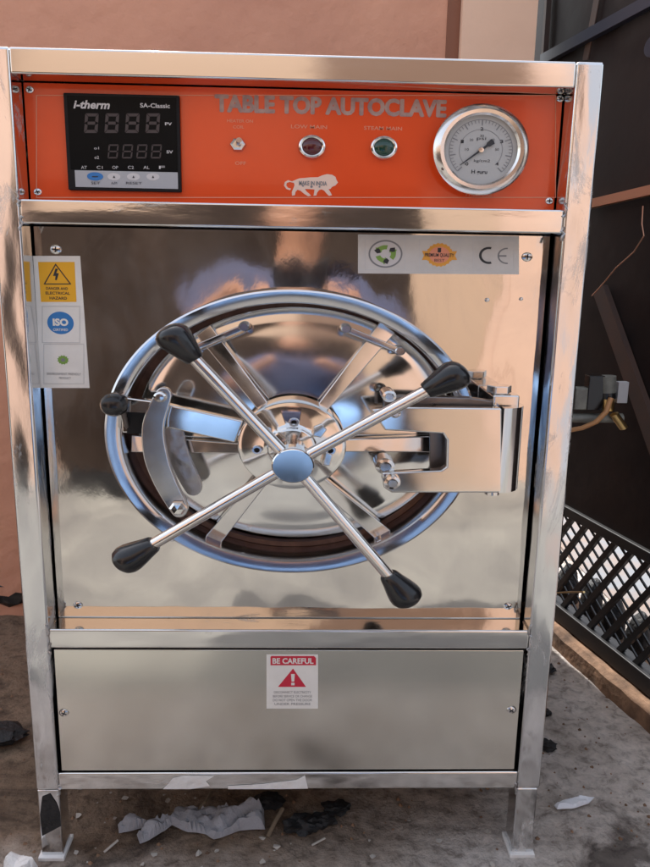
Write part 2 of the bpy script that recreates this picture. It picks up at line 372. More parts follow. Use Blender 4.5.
# temperature controller
CF = YP-.006
tcn = MB().box((W(63,94,CF).x,CF,W(121,191,CF).z),(W(179,94,CF).x,YP-.0002,W(121,94,CF).z)).build('temperature_controller','black_matt',A,bevel=.0012)
MB().box((W(67,97,CF).x,CF-.0006,W(121,170.5,CF).z),(W(176,97,CF).x,CF-.0001,W(121,97,CF).z)).build('display_window','controller_face',tcn)
MB().box((W(71,97,CF).x,CF-.0007,W(121,188,CF).z),(W(176,97,CF).x,CF-.0001,W(121,171.3,CF).z)).build('button_strip','grey_strip',tcn,bevel=.0003)
def seven(mb, x, y, w, h, Y, t):
    g = .5; m_ = y+h/2
    sl = 1.2
    for seg in ('a','b','c','d','e','f','g'):
        if seg=='a': P=[(x+g+sl,y),(x+w-g+sl,y),(x+w-t+sl,y+t),(x+t+sl,y+t)]
        if seg=='d': P=[(x+t,y+h-t),(x+w-t,y+h-t),(x+w-g,y+h),(x+g,y+h)]
        if seg=='g': P=[(x+t+sl/2,m_-t/2),(x+w-t+sl/2,m_-t/2),(x+w-t+sl/2,m_+t/2),(x+t+sl/2,m_+t/2)]
        if seg=='f': P=[(x+sl,y+g),(x+t+sl,y+t+g),(x+t+sl/2,m_-t/2-g),(x+sl/2,m_-g)]
        if seg=='b': P=[(x+w+sl,y+g),(x+w-t+sl,y+t+g),(x+w-t+sl/2,m_-t/2-g),(x+w+sl/2,m_-g)]
        if seg=='e': P=[(x+sl/2,m_+g),(x+t+sl/2,m_+t/2+g),(x+t,y+h-t-g),(x,y+h-g)]
        if seg=='c': P=[(x+w+sl/2,m_+g),(x+w-t+sl/2,m_+t/2+g),(x+w-t,y+h-t-g),(x+w,y+h-g)]
        flat(mb,P,Y,.0002)
YD = CF-.0009
for k in range(4):
    b = MB(); seven(b, 84+k*20.5, 113.5, 13.5, 19.5, YD, 3); b.build('digit','segment',tcn)
for k in range(4):
    b = MB(); seven(b, 107.5+k*14.4, 144.5, 10, 14, YD, 1.36); b.build('digit','segment',tcn)
for s_t,q,fw,sh in (('i-therm',(73,100.5,110,109),.03,.25),('SA-Classic',(140,103.5,170,108),.02,0),('PV',(165,122.5,172,125.5),.02,0),('SV',(166.5,150.5,173,153.5),.02,0),
        ('o1',(94,147,99,149.5),0,0),('o2',(94.5,156,99,159),0,0)):
    text(MB(),s_t,*q,YD,font_w=fw,shear=sh).build('lettering','white_print',tcn)
for k_,s_t in enumerate(('AT','C1','OP','C2','AL','F')): text(MB(),s_t,81+k_*15.6,166,87+k_*15.6,169,YD).build('lettering','white_print',tcn)
YB = CF-.0012
b = MB().prism(ell(95,176.5,8,4.2,YB,28),YB,YB+.0005); b.build('button','blue_button',tcn)
for x in (114,133.5,153): MB().prism(ell(x,176.8,6.5,3.6,YB+.0003,24),YB+.0003,YB+.0006).build('button','white_print',tcn)
b = MB(); text(b,'SET',91,181.8,100,184.4,YB); text(b,'A/M',111,182,117,184.4,YB); text(b,'RESET',126,182,142,184.4,YB)
for x in (114,133.5,153): flat(b,[(x-1.2,178),(x,175.6),(x+1.2,178)],YB-.0001,.0002)
flat(b,[(92,176.2),(98,176.2),(98,177.2),(92,177.2)],YB-.0003,.0002)
b.build('legend','ink',tcn)
# toggle switch
c = W(238,145,YP); tg = MB().lathe([(0,YP-.006),(.0045,YP-.006),(.0072,YP-.0045),(.0082,YP-.002),(.0086,YP-.0002)],c.x,c.z,n=6,smooth=False).build('toggle_switch','arm_steel',A)
c2 = W(239,140,YP-.02); MB().tube([(c.x,YP-.006,c.z),(c2.x*.5+c.x*.5,YP-.012,c.z+.0015),(c2.x,YP-.02,c2.z)],[.0018,.0022,.0029],12).build('lever','rod_steel',tg)
# indicator lamps
for x,y,lm,lab in ((312,146.5,'red_lens','dark red round indicator lamp'),(384,147.5,'green_lens','dark green round indicator lamp')):
    c = W(x,y,YP-.006)
    o = MB().lathe([(.0098,YP-.0068),(.0112,YP-.0075),(.0128,YP-.0066),(.0136,YP-.004),(.0138,YP-.0002)],c.x,c.z,n=48).build('indicator_lamp','rod_steel',A)
    tag(o,lab)
    MB().lathe([(0,YP-.0095),(.004,YP-.0091),(.0078,YP-.0078),(.0100,YP-.0058),(.0100,YP-.0005)],c.x,c.z,n=40).build('lens',lm,o)
# pressure gauge
GY = YP-.020; c = W(482,149.5,GY); k = (D+GY)/F
ga = MB().lathe([(34.5*k,GY+.006),(34.5*k,GY+.0008),(36.5*k,GY-.0012),(40*k,GY-.0016),(43.5*k,GY+.0004),(46*k,GY+.003),(46.2*k,GY+.006),(42*k,GY+.007),(42*k,YP-.0002)],c.x,c.z,sq=.9).build('pressure_gauge','rod_steel',A)
MB().lathe([(0,GY+.0050),(35*k,GY+.0050)],c.x,c.z,sq=.9).build('dial','dial_white',ga)
b = MB(); DY = GY+.0047
def gp(a, r, dx=0, dz=0): return (c.x+r*k*math.cos(a)+dx, c.z+r*k*.9*math.sin(a)+dz)
for i in range(41):
    a = math.radians(225-270*i/40); r0 = 27 if i%5 else 24.5; w = .011 if i%5 else .02
    b.prism([gp(a-w,r0),gp(a+w,r0),gp(a+w,30),gp(a-w,30)],DY,DY+.0002)
n = 60
for rr, w in ((30.2,.5),(20.5,.4)):
    for i in range(n):
        a0 = math.radians(225-270*i/n); a1 = math.radians(225-270*(i+1)/n)
        b.prism([gp(a0,rr),gp(a1,rr),gp(a1,rr+w),gp(a0,rr+w)],DY,DY+.0002)
b.build('scale','grey_ink',ga)
b = MB()
for i,s_t in enumerate(('0','1','2','3','4')):
    a = math.radians(225-270*i/4); p = gp(a,22.8)
    q = c; cxp = 482+ (21.36*math.cos(a)); cyp = 149.5 - 20.5*math.sin(a)
    text(b,s_t,cxp-1.4,cyp-1.7,cxp+1.4,cyp+1.7,DY,font_w=.02)
text(b,'kg/cm2',474,159.5,490,163,DY); text(b,'psi',477,137,486,141,DY); text(b,'H guru',471.5,170,487,175,DY,font_w=.02)
for i in range(1,6):
    a = math.radians(225-270*i/6); cxp = 482+15*math.cos(a); cyp = 149.5-13.5*math.sin(a); text(b,'%d'%(i*10),cxp-1.8,cyp-1.2,cxp+1.8,cyp+1.2,DY)
b.build('dial_lettering','ink',ga)
b = MB(); a = math.radians(219)
def ndl(t, w): return (c.x+k*(t*math.cos(a)-w*math.sin(a)), c.z+.9*k*(t*math.sin(a)+w*math.cos(a)))
b.prism([ndl(25,.35),ndl(0,1.1),ndl(-7,1.2),ndl(-9,2.4),ndl(-14,2.9),ndl(-15,0),ndl(-14,-2.9),ndl(-9,-2.4),ndl(-7,-1.2),ndl(0,-1.1),ndl(25,-.35)],GY+.0035,GY+.004)
nd = b.build('needle','ink',ga)
MB().lathe([(0,GY+.0025),(2.6*k,GY+.0027),(2.8*k,GY+.0035)],c.x,c.z,n=20).build('needle_hub','rod_steel',nd)
for x,y in ((444,168.5),(517,167.5)):
    q = W(x,y,GY); MB().lathe([(0,GY-.001),(2.4*k,GY-.0006),(3*k,GY+.001)],q.x,q.z,n=16).build('gauge_screw','dark_steel',ga)
# walking lion emblem
YE = YP-.0005
b = MB()
lion = [(292,181.5),(299,178.5),(310,177.5),(318,177.3),(322,175.5),(327,174.2),(332,174.8),(335.5,177),(336.5,180),(338,182.5),(335.5,185.5),(332,187),(330.5,189),(328.5,189.2),
        (330,191.5),(332,195.3),(329,196),(326.5,193.5),(324,190.5),(321.5,189.5),(319,190.2),(317,193),(316.5,195.5),(313.5,195.8),(314.2,192.5),(314.5,189.5),(310,189.2),(305,189),
        (306.5,191.5),(309.5,194),(311,195.8),(308,196.3),(304,193.8),(300.5,190.8),(297.5,189.8),(295.5,192),(295,195.2),(292,195.8),(291.8,192),(293.3,188.5),(294.5,185.5),(294,183),
        (290,182),(286.8,183),(286.2,185.5),(288,187.8),(291,188.8),(290,190.3),(286.3,189),(284,185.7),(284.8,182.2),(288,180.2)]
flat(b, lion, YE, .0004)
em = b.build('lion_emblem','pink_paper',cpn)
b = MB(); text(b,'MAKE IN INDIA',299,181.2,327,185.6,YE-.0003,font_w=.03); 
for (gx,gy,gr) in ((311.5,186.8,1.5),(303,186,1.1),(319.5,186.9,1.1)):
    b.prism([(W(gx,gy,YE).x+gr*(1 if i%2 else .7)*k*math.cos(i*math.pi/8), W(gx,gy,YE).z+gr*(1 if i%2 else .7)*k*.85*math.sin(i*math.pi/8)) for i in range(16)],YE-.0003,YE-.0001)
b.build('emblem_lettering','grey_ink',em)

# ---------------- upper steel panel
MB().box((ILx-.001,YP+.010,L1T-.001),(IRx+.001,YP+.011,ZI+.001)).build('gap_backing','black_matt',A)  # black sheet added behind the panel edges so the recess corners go dark
up_ = MB().box((ILx+.0020,YP,L1T-.0005),(IRx-.0028,YP+.0015,M1B-.0012)).build('upper_panel','panel_steel',A)
for x,y,rr in ((56,249.5,5.5),(527,257,5.5),(78,605,5),(508,606,5)): screw(x,y,YP,rr,up_)
for x,y,rr in ((487,300,2.6),(521,299,2.2)):
    q = W(x,y,YP); MB().lathe([(0,YP-.0015),(rr*k*.7,YP-.001),(rr*k,YP-.0001)],q.x,q.z,n=16).build('rivet','arm_steel',up_)
# ---------------- lower panel
YL = .003
x0 = W(52,700,YL).x; lp = MB().box((ILx+.0035,YL,BT+.0018),(IRx-.0040,YL+.0018,L1B-.0028)).build('lower_panel','dull_panel_steel',A,bevel=.0008)
MB().box((ILx,.022,BT-.001),(IRx,.0225,L1B+.001)).build('gap_backing','black_matt',A)  # black sheet that darkens the gap round the lower panel
for x,y in ((64.5,712.5),(511,709.5)):
    s = screw(x,y,YL,5,lp,slot=True)
    q = W(x,y,YL); rr=6*k; sgn = 1 if x<300 else -1
    b = MB(); pts=[(q.x+sgn*0+rr*math.cos(a)*-sgn, q.z+rr*SQ*math.sin(a)) for a in [math.radians(-75+i*15) for i in range(11)]]
    pts += [(q.x+rr*.72*math.cos(a)*-sgn, q.z+rr*.72*SQ*math.sin(a)) for a in [math.radians(75-i*15) for i in range(11)]]
    b.prism(pts,YL-.0004,YL-.0001); b.build('scratch','dark_steel',lp)

# ---------------- stickers
def sticker(name, pts, Y, m, parent, t=.0003):
    b = MB(); flat(b, pts, Y, t); return b.build(name, m, parent)
YS = YP-.0006
st = sticker('warning_sticker',[(33,256),(80,256),(89.5,388),(41,388)],YS,'sticker_white',A); 
YI = YS-.0002
b = MB()
flat(b,[(38,262),(74.5,262),(76.5,302),(41,302)],YI,.0001); b.build('yellow_field','sticker_yellow',st)
b = MB(); I2 = YI-.0002
def tri(mb, P, Q, R, w, Y):
    c3 = ((P[0]+Q[0]+R[0])/3,(P[1]+Q[1]+R[1])/3)
    inn = [(c3[0]+(p[0]-c3[0])*w, c3[1]+(p[1]-c3[1])*w) for p in (P,Q,R)]
    o3 = (P,Q,R)
    for i in range(3): flat(mb,[o3[i],o3[(i+1)%3],inn[(i+1)%3],inn[i]],Y,.0001)
tri(b,(55.5,263.5),(71.5,284.5),(43.5,284.5),.86,I2)
flat(b,[(55.5,268.5),(58,269),(56.2,273),(58.8,273.5),(56.8,280.3),(55,280),(55.5,276),(53,276)],I2,.0001)
text(b,'DANGER AND',46,287.2,68,289.9,I2,font_w=.02); text(b,'ELECTRICAL',45.5,291.8,70,294.6,I2,font_w=.02); text(b,'HAZARD',49.5,296.8,67,299.6,I2,font_w=.02)
b.build('lettering','ink',st)
b = MB(); frame_line(b,42,306,80,343,I2,.5); frame_line(b,43.5,344,84,384,I2,.5); b.build('outline','sticker_line',st)
MB().prism(ell(60.5,323,13.2,11.3,YI,40),YI,YI+.0001).build('blue_disc','sticker_blue',st)
b = MB(); text(b,'ISO',52.5,318.5,68.5,326,I2,font_w=.05); text(b,'CERTIFIED',53,328.5,68,331,I2,font_w=.01); b.build('disc_lettering','sticker_white',st)
b = MB(); b.prism([(W(63,360,YI).x+(1 if i%2 else .8)*6*k*math.cos(i*math.pi/12), W(63,360,YI).z+(1 if i%2 else .8)*5*k*math.sin(i*math.pi/12)) for i in range(24)],YI,YI+.0001); b.build('green_mark','sticker_green',st)
b = MB(); b.prism(ell(63,360,2.2,1.8,I2,16),I2,I2+.0001); text(b,'ENVIRONMENT FRIENDLY',47,372.8,81,375.2,I2); text(b,'PRODUCT',59,377,71,379.2,I2); b.build('caption','grey_ink',st)
# certificate strip
st = sticker('certificate_sticker',[(358,234.5),(519,236),(519,274.5),(358,273.5)],YS,'sticker_grey',A)
b = MB(); frame_line(b,365,239,405,270,YI,.5); frame_line(b,419,239,460,271,YI,.5); frame_line(b,473,240,514,272,YI,.5); b.build('outline','sticker_line',st)
MB().prism(ell(385.5,254,17,14,YI,48),YI,YI+.0001).build('grey_disc','grey_ink',st)
d2=MB().prism(ell(385.5,254,15.3,12.4,I2,48),I2,I2+.0001).build('green_disc','white_print',st)
I3=I2-.0002
b = MB()
for q in range(3):
    a0 = math.radians(90+q*120); cc = W(385.5,254,I3)
    def rp(r,a): return (cc.x+r*k*math.cos(a), cc.z+r*k*.82*math.sin(a))
    P = [rp(5.5,a0+t) for t in (-.2,.2,.55,.9)]+[rp(4,a0+1.0),rp(8.5,a0+1.45),rp(12.5,a0+.95),rp(11,a0+.85)]+[rp(10.5,a0+t) for t in (.5,.2,-.2)]
    b.prism(P,I3,I3+.0001)
b.build('recycle_arrow','sticker_green',st)
b = MB()
for q in range(3):
    a0 = math.radians(120+q*120); P=[rp(7,a0+.35),rp(10,a0+.3),rp(12.2,a0+.7),rp(8.5,a0+1.0),rp(5,a0+.8)]; b.prism(P,I3-.0002,I3-.0001)
b.build('arrow_shade','ink',st)
b = MB(); cc = W(439.5,255,YI)
b.prism([(cc.x+(1 if i%2 else .92)*14*k*math.cos(i*math.pi/20), cc.z+(1 if i%2 else .92)*11.8*k*math.sin(i*math.pi/20)) for i in range(40)],YI,YI+.0001)
flat(b,[(422,251),(457,251.3),(455,255.5),(457,260),(422,260),(424,255.5)],I2,.0001); b.build('gold_seal','sticker_orange',st)
b = MB(); b.prism(ell(439.5,255,10.3,8.2,I3,36),I3,I3+.0001); b.build('seal_centre','pale_print',st)
b = MB(); I4=I3-.0002; text(b,'PREMIUM QUALITY',425,253.3,454,257.6,I4,font_w=.02); text(b,'1',437.8,248,441,252.5,I4,font_w=.03); text(b,'BEST',434.5,259,444.5,261.8,I4); b.build('seal_lettering','ink',st)
def arcC(mb, cx, cy, r, w, a0, a1, Y, ry=.86):
    n = 14
    o_ = [(cx+r*math.cos(a0+(a1-a0)*i/n), cy-r*ry*math.sin(a0+(a1-a0)*i/n)) for i in range(n+1)]
    i_ = [(cx+(r-w)*math.cos(a1-(a1-a0)*i/n), cy-(r-w)*ry*math.sin(a1-(a1-a0)*i/n)) for i in range(n+1)]
    flat(mb, o_+i_, Y, .0001)
b = MB(); arcC(b,489,255.5,10,2.6,math.radians(75),math.radians(285),YI); b.build('ce_mark','ink',st)
b = MB(); arcC(b,507,256,9.5,1.6,math.radians(85),math.radians(275),YI); flat(b,[(499,255.2),(506.5,255.2),(506.5,256.8),(499,256.8)],YI,.0001); b.build('ce_mark','grey_ink',st)
# caution sticker on the lower panel
YC = YL-.0005; I5 = YC-.0002; I6 = I5-.0002
st = sticker('caution_sticker',[(266.5,654.5),(318,654.5),(318,708.5),(266.5,708.5)],YC,'sticker_white',A)
b = MB(); flat(b,[(271.5,656),(314,656),(316,658),(316,665.2),(270.5,665.2),(270.5,657)],I5,.0001)
flat(b,[(293,668.5),(306,686.8),(278,686.8)],I5,.0001); b.build('red_print','sticker_red',st)
b = MB(); text(b,'BE CAREFUL',272.5,658,313.5,663.8,I6,font_w=.03); flat(b,[(291,674),(294.8,674),(294.2,681.5),(291.6,681.5)],I6,.0001); flat(b,[(291.2,682.8),(294.6,682.8),(294.6,685.2),(291.2,685.2)],I6,.0001)
b.build('white_print','sticker_white',st)
b = MB()
for i,s_t in enumerate(('DISCONNECT ELECTRICITY','BEFORE SERVICE OR CHANGE','DO NOT OPEN THE DOOR','UNDER PRESSURE')):
    w = (37,39,39,36)[i]; text(b,s_t,292.5-w/2,691+i*3.9,292.5+w/2,693.4+i*3.9,I5)
b.build('lettering','grey_ink',st)

# ---------------- chamber mouth and door
RY = -.025; k2 = (D+RY)/F; c = W(292.5,437.5,RY); RC = c
q = .777
MB().lathe([(191.5*k2,YP-.0002),(192*k2,-.004),(192*k2,RY+.007),(191.3*k2,RY+.0016),(189*k2,RY),(182*k2,RY+.0006),(176*k2,RY+.0022),(174.6*k2,RY+.0036),(174*k2,RY+.009),(173.7*k2,RY+.014),(173.7*k2,YP-.0002)],c.x,c.z,sq=q,n=160).build('chamber_rim','ring_steel',A)
DYF = .004; dc = W(296,426.5,DYF); k3 = (D+DYF)/F
# gasket ring and inner flange seen in the gap
MB().lathe([(173.9*k2,.027),(173.9*k2,.016),(166*k2,.0145),(166*k2,.022)],c.x,(c.z+dc.z)/2-.002,sq=q,n=128).build('gasket','gasket_brown',A)
dr = MB().lathe([(0,DYF-.0060),(20*k3,DYF-.0059),(60*k3,DYF-.0050),(100*k3,DYF-.0030),(130*k3,DYF-.0005),(140*k3,DYF+.001),(156*k3,DYF+.0012),(160*k3,DYF+.003),(161*k3,DYF+.007),(161*k3,.027),(0,.027)],dc.x,dc.z,sq=.752,n=160).build('door','door_steel',A)
# hub flange
FY = -.046; k4 = (D+FY)/F; fc = W(292,446.5,FY)
hb = MB().lathe([(0,FY-.007),(22*k4,FY-.007),(24*k4,FY-.006),(25.5*k4,FY-.003),(30*k4,FY-.0006),(50*k4,FY),(54.5*k4,FY+.0012),(56*k4,FY+.004),(56*k4,-.010)],fc.x,fc.z,sq=.83,n=96).build('hub','door_steel',A)
for x,y in ((294,422),(257,449.5),(330.5,450),(291,473),(268,430),(317,431)):
    p = W(x,y,FY); rr = 5.2*k4 if (x,y) in ((294,422),(257,449.5),(330.5,450)) else 3.6*k4
    o = MB().lathe([(rr*.55,FY+.0005),(rr*.6,FY-.003),(rr*.95,FY-.003),(rr*1.05,FY-.001),(rr*1.1,FY-.0001)],p.x,p.z,n=24).build('socket_bolt','ring_steel',hb)
    MB().lathe([(0,FY-.0012),(rr*.58,FY-.0012)],p.x,p.z,n=6,smooth=False).build('socket','black_matt',o)
# small raised lugs on the hub
for pts in ([(277,432),(287,429),(303,429),(310,433),(307,442),(281,442)],[(314,427),(322,424),(327,430),(321,438),(313,436)],[(326,452),(333,455),(330,466),(322,466)]):
    MB().prism(px(pts,FY-.005),FY-.005,FY-.0002).build('lug','arm_steel',hb,bevel=.001)
# radial locking arms + the guide strap of each
def bar(pa, pb, wa, wb, Ya, Yb, th):
    """flat bar from pixel pa (depth Ya) to pb (Yb), half-widths in px"""
    A_, B_ = W(*pa,Ya), W(*pb,Yb); d = Vector((pb[0]-pa[0], pb[1]-pa[1])).normalized(); nrm = Vector((-d.y,d.x))
    P = []
    for p,w,Y in ((pa,wa,Ya),(pb,wb,Yb)):
        for s in (1,-1): P.append(W(p[0]+nrm.x*w*s, p[1]+nrm.y*w*s, Y))
    vs = [P[0],P[1],P[3],P[2]]; vs2 = [v+Vector((0,th,0)) for v in vs]
    return vs+vs2, [(0,1,2,3),(7,6,5,4),(0,4,5,1),(1,5,6,2),(2,6,7,3),(3,7,4,0)]
arms = [((203,330),(264,408),9,6),((388,327),(319,412),9.5,5.5),((452,444),(336,446),8.5,6),((388,539),(315,478),8.5,6),((208,546),(264,478),8.5,6),((131,444),(243,449),8.5,5)]
for i,(pa,pb,wa,wb) in enumerate(arms):
    o = MB().add(*bar(pa,pb,wa,wb,-.004,-.020,.012)).build('locking_arm','arm_steel',A,bevel=.0012)
    mid = (pa[0]*.62+pb[0]*.38, pa[1]*.62+pb[1]*.38); 
straps = [((190,350),(244,327),0),((346,329),(400,351),1),((381,543),(428,521),3),((172,537),(242,556),4)]
for (pa,pb,i) in straps:
    SY = -.016
    A_,B_ = W(*pa,SY),W(*pb,SY)
    o = MB().add(*bar(pa,pb,3.0,3.0,SY,SY,.003)).build('guide_strap','arm_steel',A,bevel=.0008)
    for p in (A_,B_):
        MB().lathe([(0,SY-.003),(4*k3,SY-.003),(5.2*k3,SY-.0018),(5.8*k3,SY+.003),(5.8*k3,.0)],p.x,p.z,n=24).build('strap_bolt','ring_steel',o)
# latch bar on the left with its black knob, and the two curved links
LB = -.034
b = MB().prism(px([(120,397),(150,401),(243,421),(235,443),(168,428),(158,433),(122,433)],LB),LB,LB+.012)
lb = b.build('latch_bar','door_steel',A,bevel=.0015)
MB().prism(px([(127,412),(146,413),(149,433.8),(127,433.8)],LB-.0004),LB-.0004,LB-.0001).build('latch_slot','black_matt',lb)
def strip(pts, widths, Y, th, n=6):
    """smooth curved flat link through photo points"""
    import itertools
    C = []
    for i in range(len(pts)-1):
        p0,p1,p2,p3 = pts[max(i-1,0)],pts[i],pts[i+1],pts[min(i+2,len(pts)-1)]
        for j in range(n):
            t=j/n; C.append(tuple(.5*((2*p1[a])+(-p0[a]+p2[a])*t+(2*p0[a]-5*p1[a]+4*p2[a]-p3[a])*t*t+(-p0[a]+3*p1[a]-3*p2[a]+p3[a])*t**3) for a in (0,1))+(widths[i]+(widths[i+1]-widths[i])*t,))
    C.append((*pts[-1],widths[-1]))
    Lf,Rt=[],[]
    for i,(x,y,w) in enumerate(C):
        a=C[max(i-1,0)]; b_=C[min(i+1,len(C)-1)]; d=Vector((b_[0]-a[0],b_[1]-a[1])).normalized()
        Lf.append((x-d.y*w,y+d.x*w)); Rt.append((x+d.y*w,y-d.x*w))
    def cap(c, w, d, s):   # rounded end
        return []
    x,y,w = C[0]; d = Vector((C[0][0]-C[1][0],C[0][1]-C[1][1])).normalized(); a=math.atan2(d.y,d.x)
    e0=[(x+w*math.cos(a+math.pi/2-math.pi*i/8),y+w*math.sin(a+math.pi/2-math.pi*i/8)) for i in range(1,8)]
    x,y,w = C[-1]; d = Vector((C[-1][0]-C[-2][0],C[-1][1]-C[-2][1])).normalized(); a=math.atan2(d.y,d.x)
    e1=[(x+w*math.cos(a+math.pi/2-math.pi*i/8),y+w*math.sin(a+math.pi/2-math.pi*i/8)) for i in range(1,8)]
    poly = Lf + e1 + Rt[::-1] + e0
    return MB().prism(px(poly,Y),Y,Y+th)
strip([(172,430),(178,455),(186,473),(193,487)],[10,10.5,10,9],-.022,.006).build('rear_link','cast_steel',A,bevel=.001)
lk = strip([(163,396),(153,425),(155,455),(164,481),(179,509)],[8.5,11,12,11,9],-.048,.008).build('curved_link','link_steel',A,bevel=.0014)
p = W(160,397,-.05); MB().lathe([(0,-.053),(4*k3,-.0526),(6*k3,-.051),(6.6*k3,-.0485)],p.x,p.z,n=24).build('link_pin','arm_steel',lk)
p = W(178,508,-.05); MB().lathe([(0,-.055),(6*k3,-.0545),(8.5*k3,-.052),(9*k3,-.0485)],p.x,p.z,n=6,smooth=False).build('link_nut','door_steel',lk)
# post + black knob
kc = W(115,404,-.06); k5=(D-.06)/F
kb = MB().lathe([(0,-.075),(6*k5,-.0745),(10.5*k5,-.072),(13.6*k5,-.066),(14*k5,-.060),(12.5*k5,-.054),(8*k5,-.050),(4*k5,-.048),(3.2*k5,-.03)],kc.x,kc.z,sq=.85,n=40).build('knob','black_plastic',A)
MB().tube([(kc.x+.003,-.046,kc.z-.004),(kc.x+.004,-.030,kc.z-.030)],.0032,12).build('knob_stem','dark_steel',kb)
# hinge yoke at the right (slotted plate, edge rolled round the hinge pin)
HY = -.050
outer = [(372,410),(384,407.5),(519,408.5),(524,412)]
plate = [(378,420),(372,409.5),(400,407.3),(502,408.5),(502,493),(392,493),(384,488),(382,473),(441,470.5),(446.5,467),(447,440),(443,434),(385,430.5)]
yk = MB().prism(px(plate,HY),HY,HY+.012).build('hinge_yoke','door_steel',A,bevel=.0018)
# rolled edge: a partial cylinder standing beside the plate
b = MB(); n = 18; xa = W(501.6,450,HY).x; zt = W(500,408.5,HY).z; zb = W(500,493,HY).z; Rr = .0245
for z in (zt,zb):
    for i in range(n+1):
        a = math.radians(90*i/n*1.25); b.v.append(Vector((xa+Rr*math.sin(a), HY+Rr*(1-math.cos(a)), z + (.012*max(0,(i/n-.75))*4 if z==zb else 0))))
    for i in range(n+1):
        a = math.radians(90*i/n*1.25); rr=Rr-.010; b.v.append(Vector((xa+rr*math.sin(a), HY+Rr-rr*math.cos(a), z+ (.012*max(0,(i/n-.75))*4 if z==zb else 0))))
N=n+1
def gi(l,s,i): return l*2*N+s*N+i
for i in range(n):
    for s in (0,1): b.f.append([gi(0,s,i),gi(0,s,i+1),gi(1,s,i+1),gi(1,s,i)]); b.sm.append(True)
    for l in (0,1): b.f.append([gi(l,0,i),gi(l,0,i+1),gi(l,1,i+1),gi(l,1,i)]); b.sm.append(False)
for i in (0,n): b.f.append([gi(0,0,i),gi(1,0,i),gi(1,1,i),gi(0,1,i)]); b.sm.append(False)
b.build('rolled_edge','door_steel',yk)
# hinge post on the panel behind the roll, pin and nut on top
p = W(500,450,-.012)
hp = MB().box((p.x-.016,-.034,zb-.004),(p.x+.010,YP-.0002,zt+.010)).build('hinge_block','arm_steel',A,bevel=.002)
p2 = W(498,405,-.02)
MB().tube([(p2.x,-.02,zb-.01),(p2.x,-.02,zt+.015)],.0075,20).build('hinge_pin','rod_steel',hp)
MB().tube([(p2.x,-.02,zt+.0105),(p2.x,-.02,zt+.018)],.0125,6,smooth=False).build('hinge_nut','arm_steel',hp,bevel=.001)
# dark plates behind the yoke, above its top edge and in the slot
MB().prism(px([(384,399),(400,396),(470,398),(498,402),(498,410),(384,412)],-.030),-.030,-.018).build('rear_plate','dark_steel',A,bevel=.0015)
MB().prism(px([(430,432),(452,434),(452,470),(430,470)],-.024),-.024,-.019).build('rear_plate','dark_steel',A,bevel=.001)
for (x,y,r0) in ((389,396,7.5),(395,413,6),(385,466,10.5),(392,482,9)):
    YY = -.056 if r0 in (6,9) else -.040
    p = W(x,y,YY); kk=(D+YY)/F
    o = MB().lathe([(0,YY-.006),(r0*.5*kk,YY-.006),(r0*.62*kk,YY-.004),(r0*.95*kk,YY-.003),(r0*kk,YY),(r0*kk,YY+.022)],p.x,p.z,n=28).build('yoke_bolt','arm_steel',A)
# hand wheel: spindle cap, four rods with tapered black grips
HYW = -.104; kw = (D+HYW)/F; hc = W(293,463,HYW)
cap = MB().lathe([(0,HYW-.011),(20.4*kw,HYW-.011),(21.6*kw,HYW-.0098),(21.8*kw,HYW-.008),(21.8*kw,HYW+.009),(20*kw,HYW+.010),(14*kw,HYW+.011),(14*kw,FY-.006)],hc.x,hc.z,sq=.83,n=64).build('spindle_cap','door_steel',A)
for ex,ey in ((170,333),(459,373),(124,561),(408,598)):
    e = W(ex,ey,HYW); d = e-hc; L = math.sqrt(d.x**2+(d.z/SQ)**2); u = d/L
    g0 = L-.035
    rod = MB().tube([hc+u*.012, hc+u*(g0+.006)],.0061,24).build('handle_rod','rod_steel',A)
    prof = [(0,.0066),(.0015,.0076),(.010,.0094),(.019,.0116),(.026,.0130),(.032,.0133),(.037,.0118),(.0405,.0085),(.0422,.0045),(.0428,.001)]
    MB().tube([hc+u*(g0+t) for t,_ in prof],[r_*1.20 for _,r_ in prof],28).build('grip','black_plastic',rod)
# paint and film remnants and a dark blotch, all with shapes of their own
def blob(cx, cy, rx, ry, Y, n=26, seed=0, rough=.35):
    rr = random.Random(seed); P=[]
    for i in range(n):
        a = 2*math.pi*i/n; w = 1+rough*(rr.random()-.5)*2
        P.append((cx+rx*w*math.cos(a), cy+ry*w*math.sin(a)))
    return P
b = MB(); flat(b,[(173,778),(184,775.5),(214,776),(206,781),(210,786),(190,789),(163,789),(168,784)],-.0004,.0003); b.build('paint_stain','plaster_white',fr)
b = MB(); flat(b,[(228,786),(262,784),(296,780),(305,775.5),(308,788.5),(280,789),(228,789)],-.0004,.0003)
b.build('paint_stain','plaster_white',fr)
MB().prism(px([(42,797),(50,794),(56,803),(60,812),(61,826),(42,836),(40,815)],-.0004),-.0004,-.0001).build('dark_blotch','rough_black',A)  # irregular black blotch on the front of the left leg
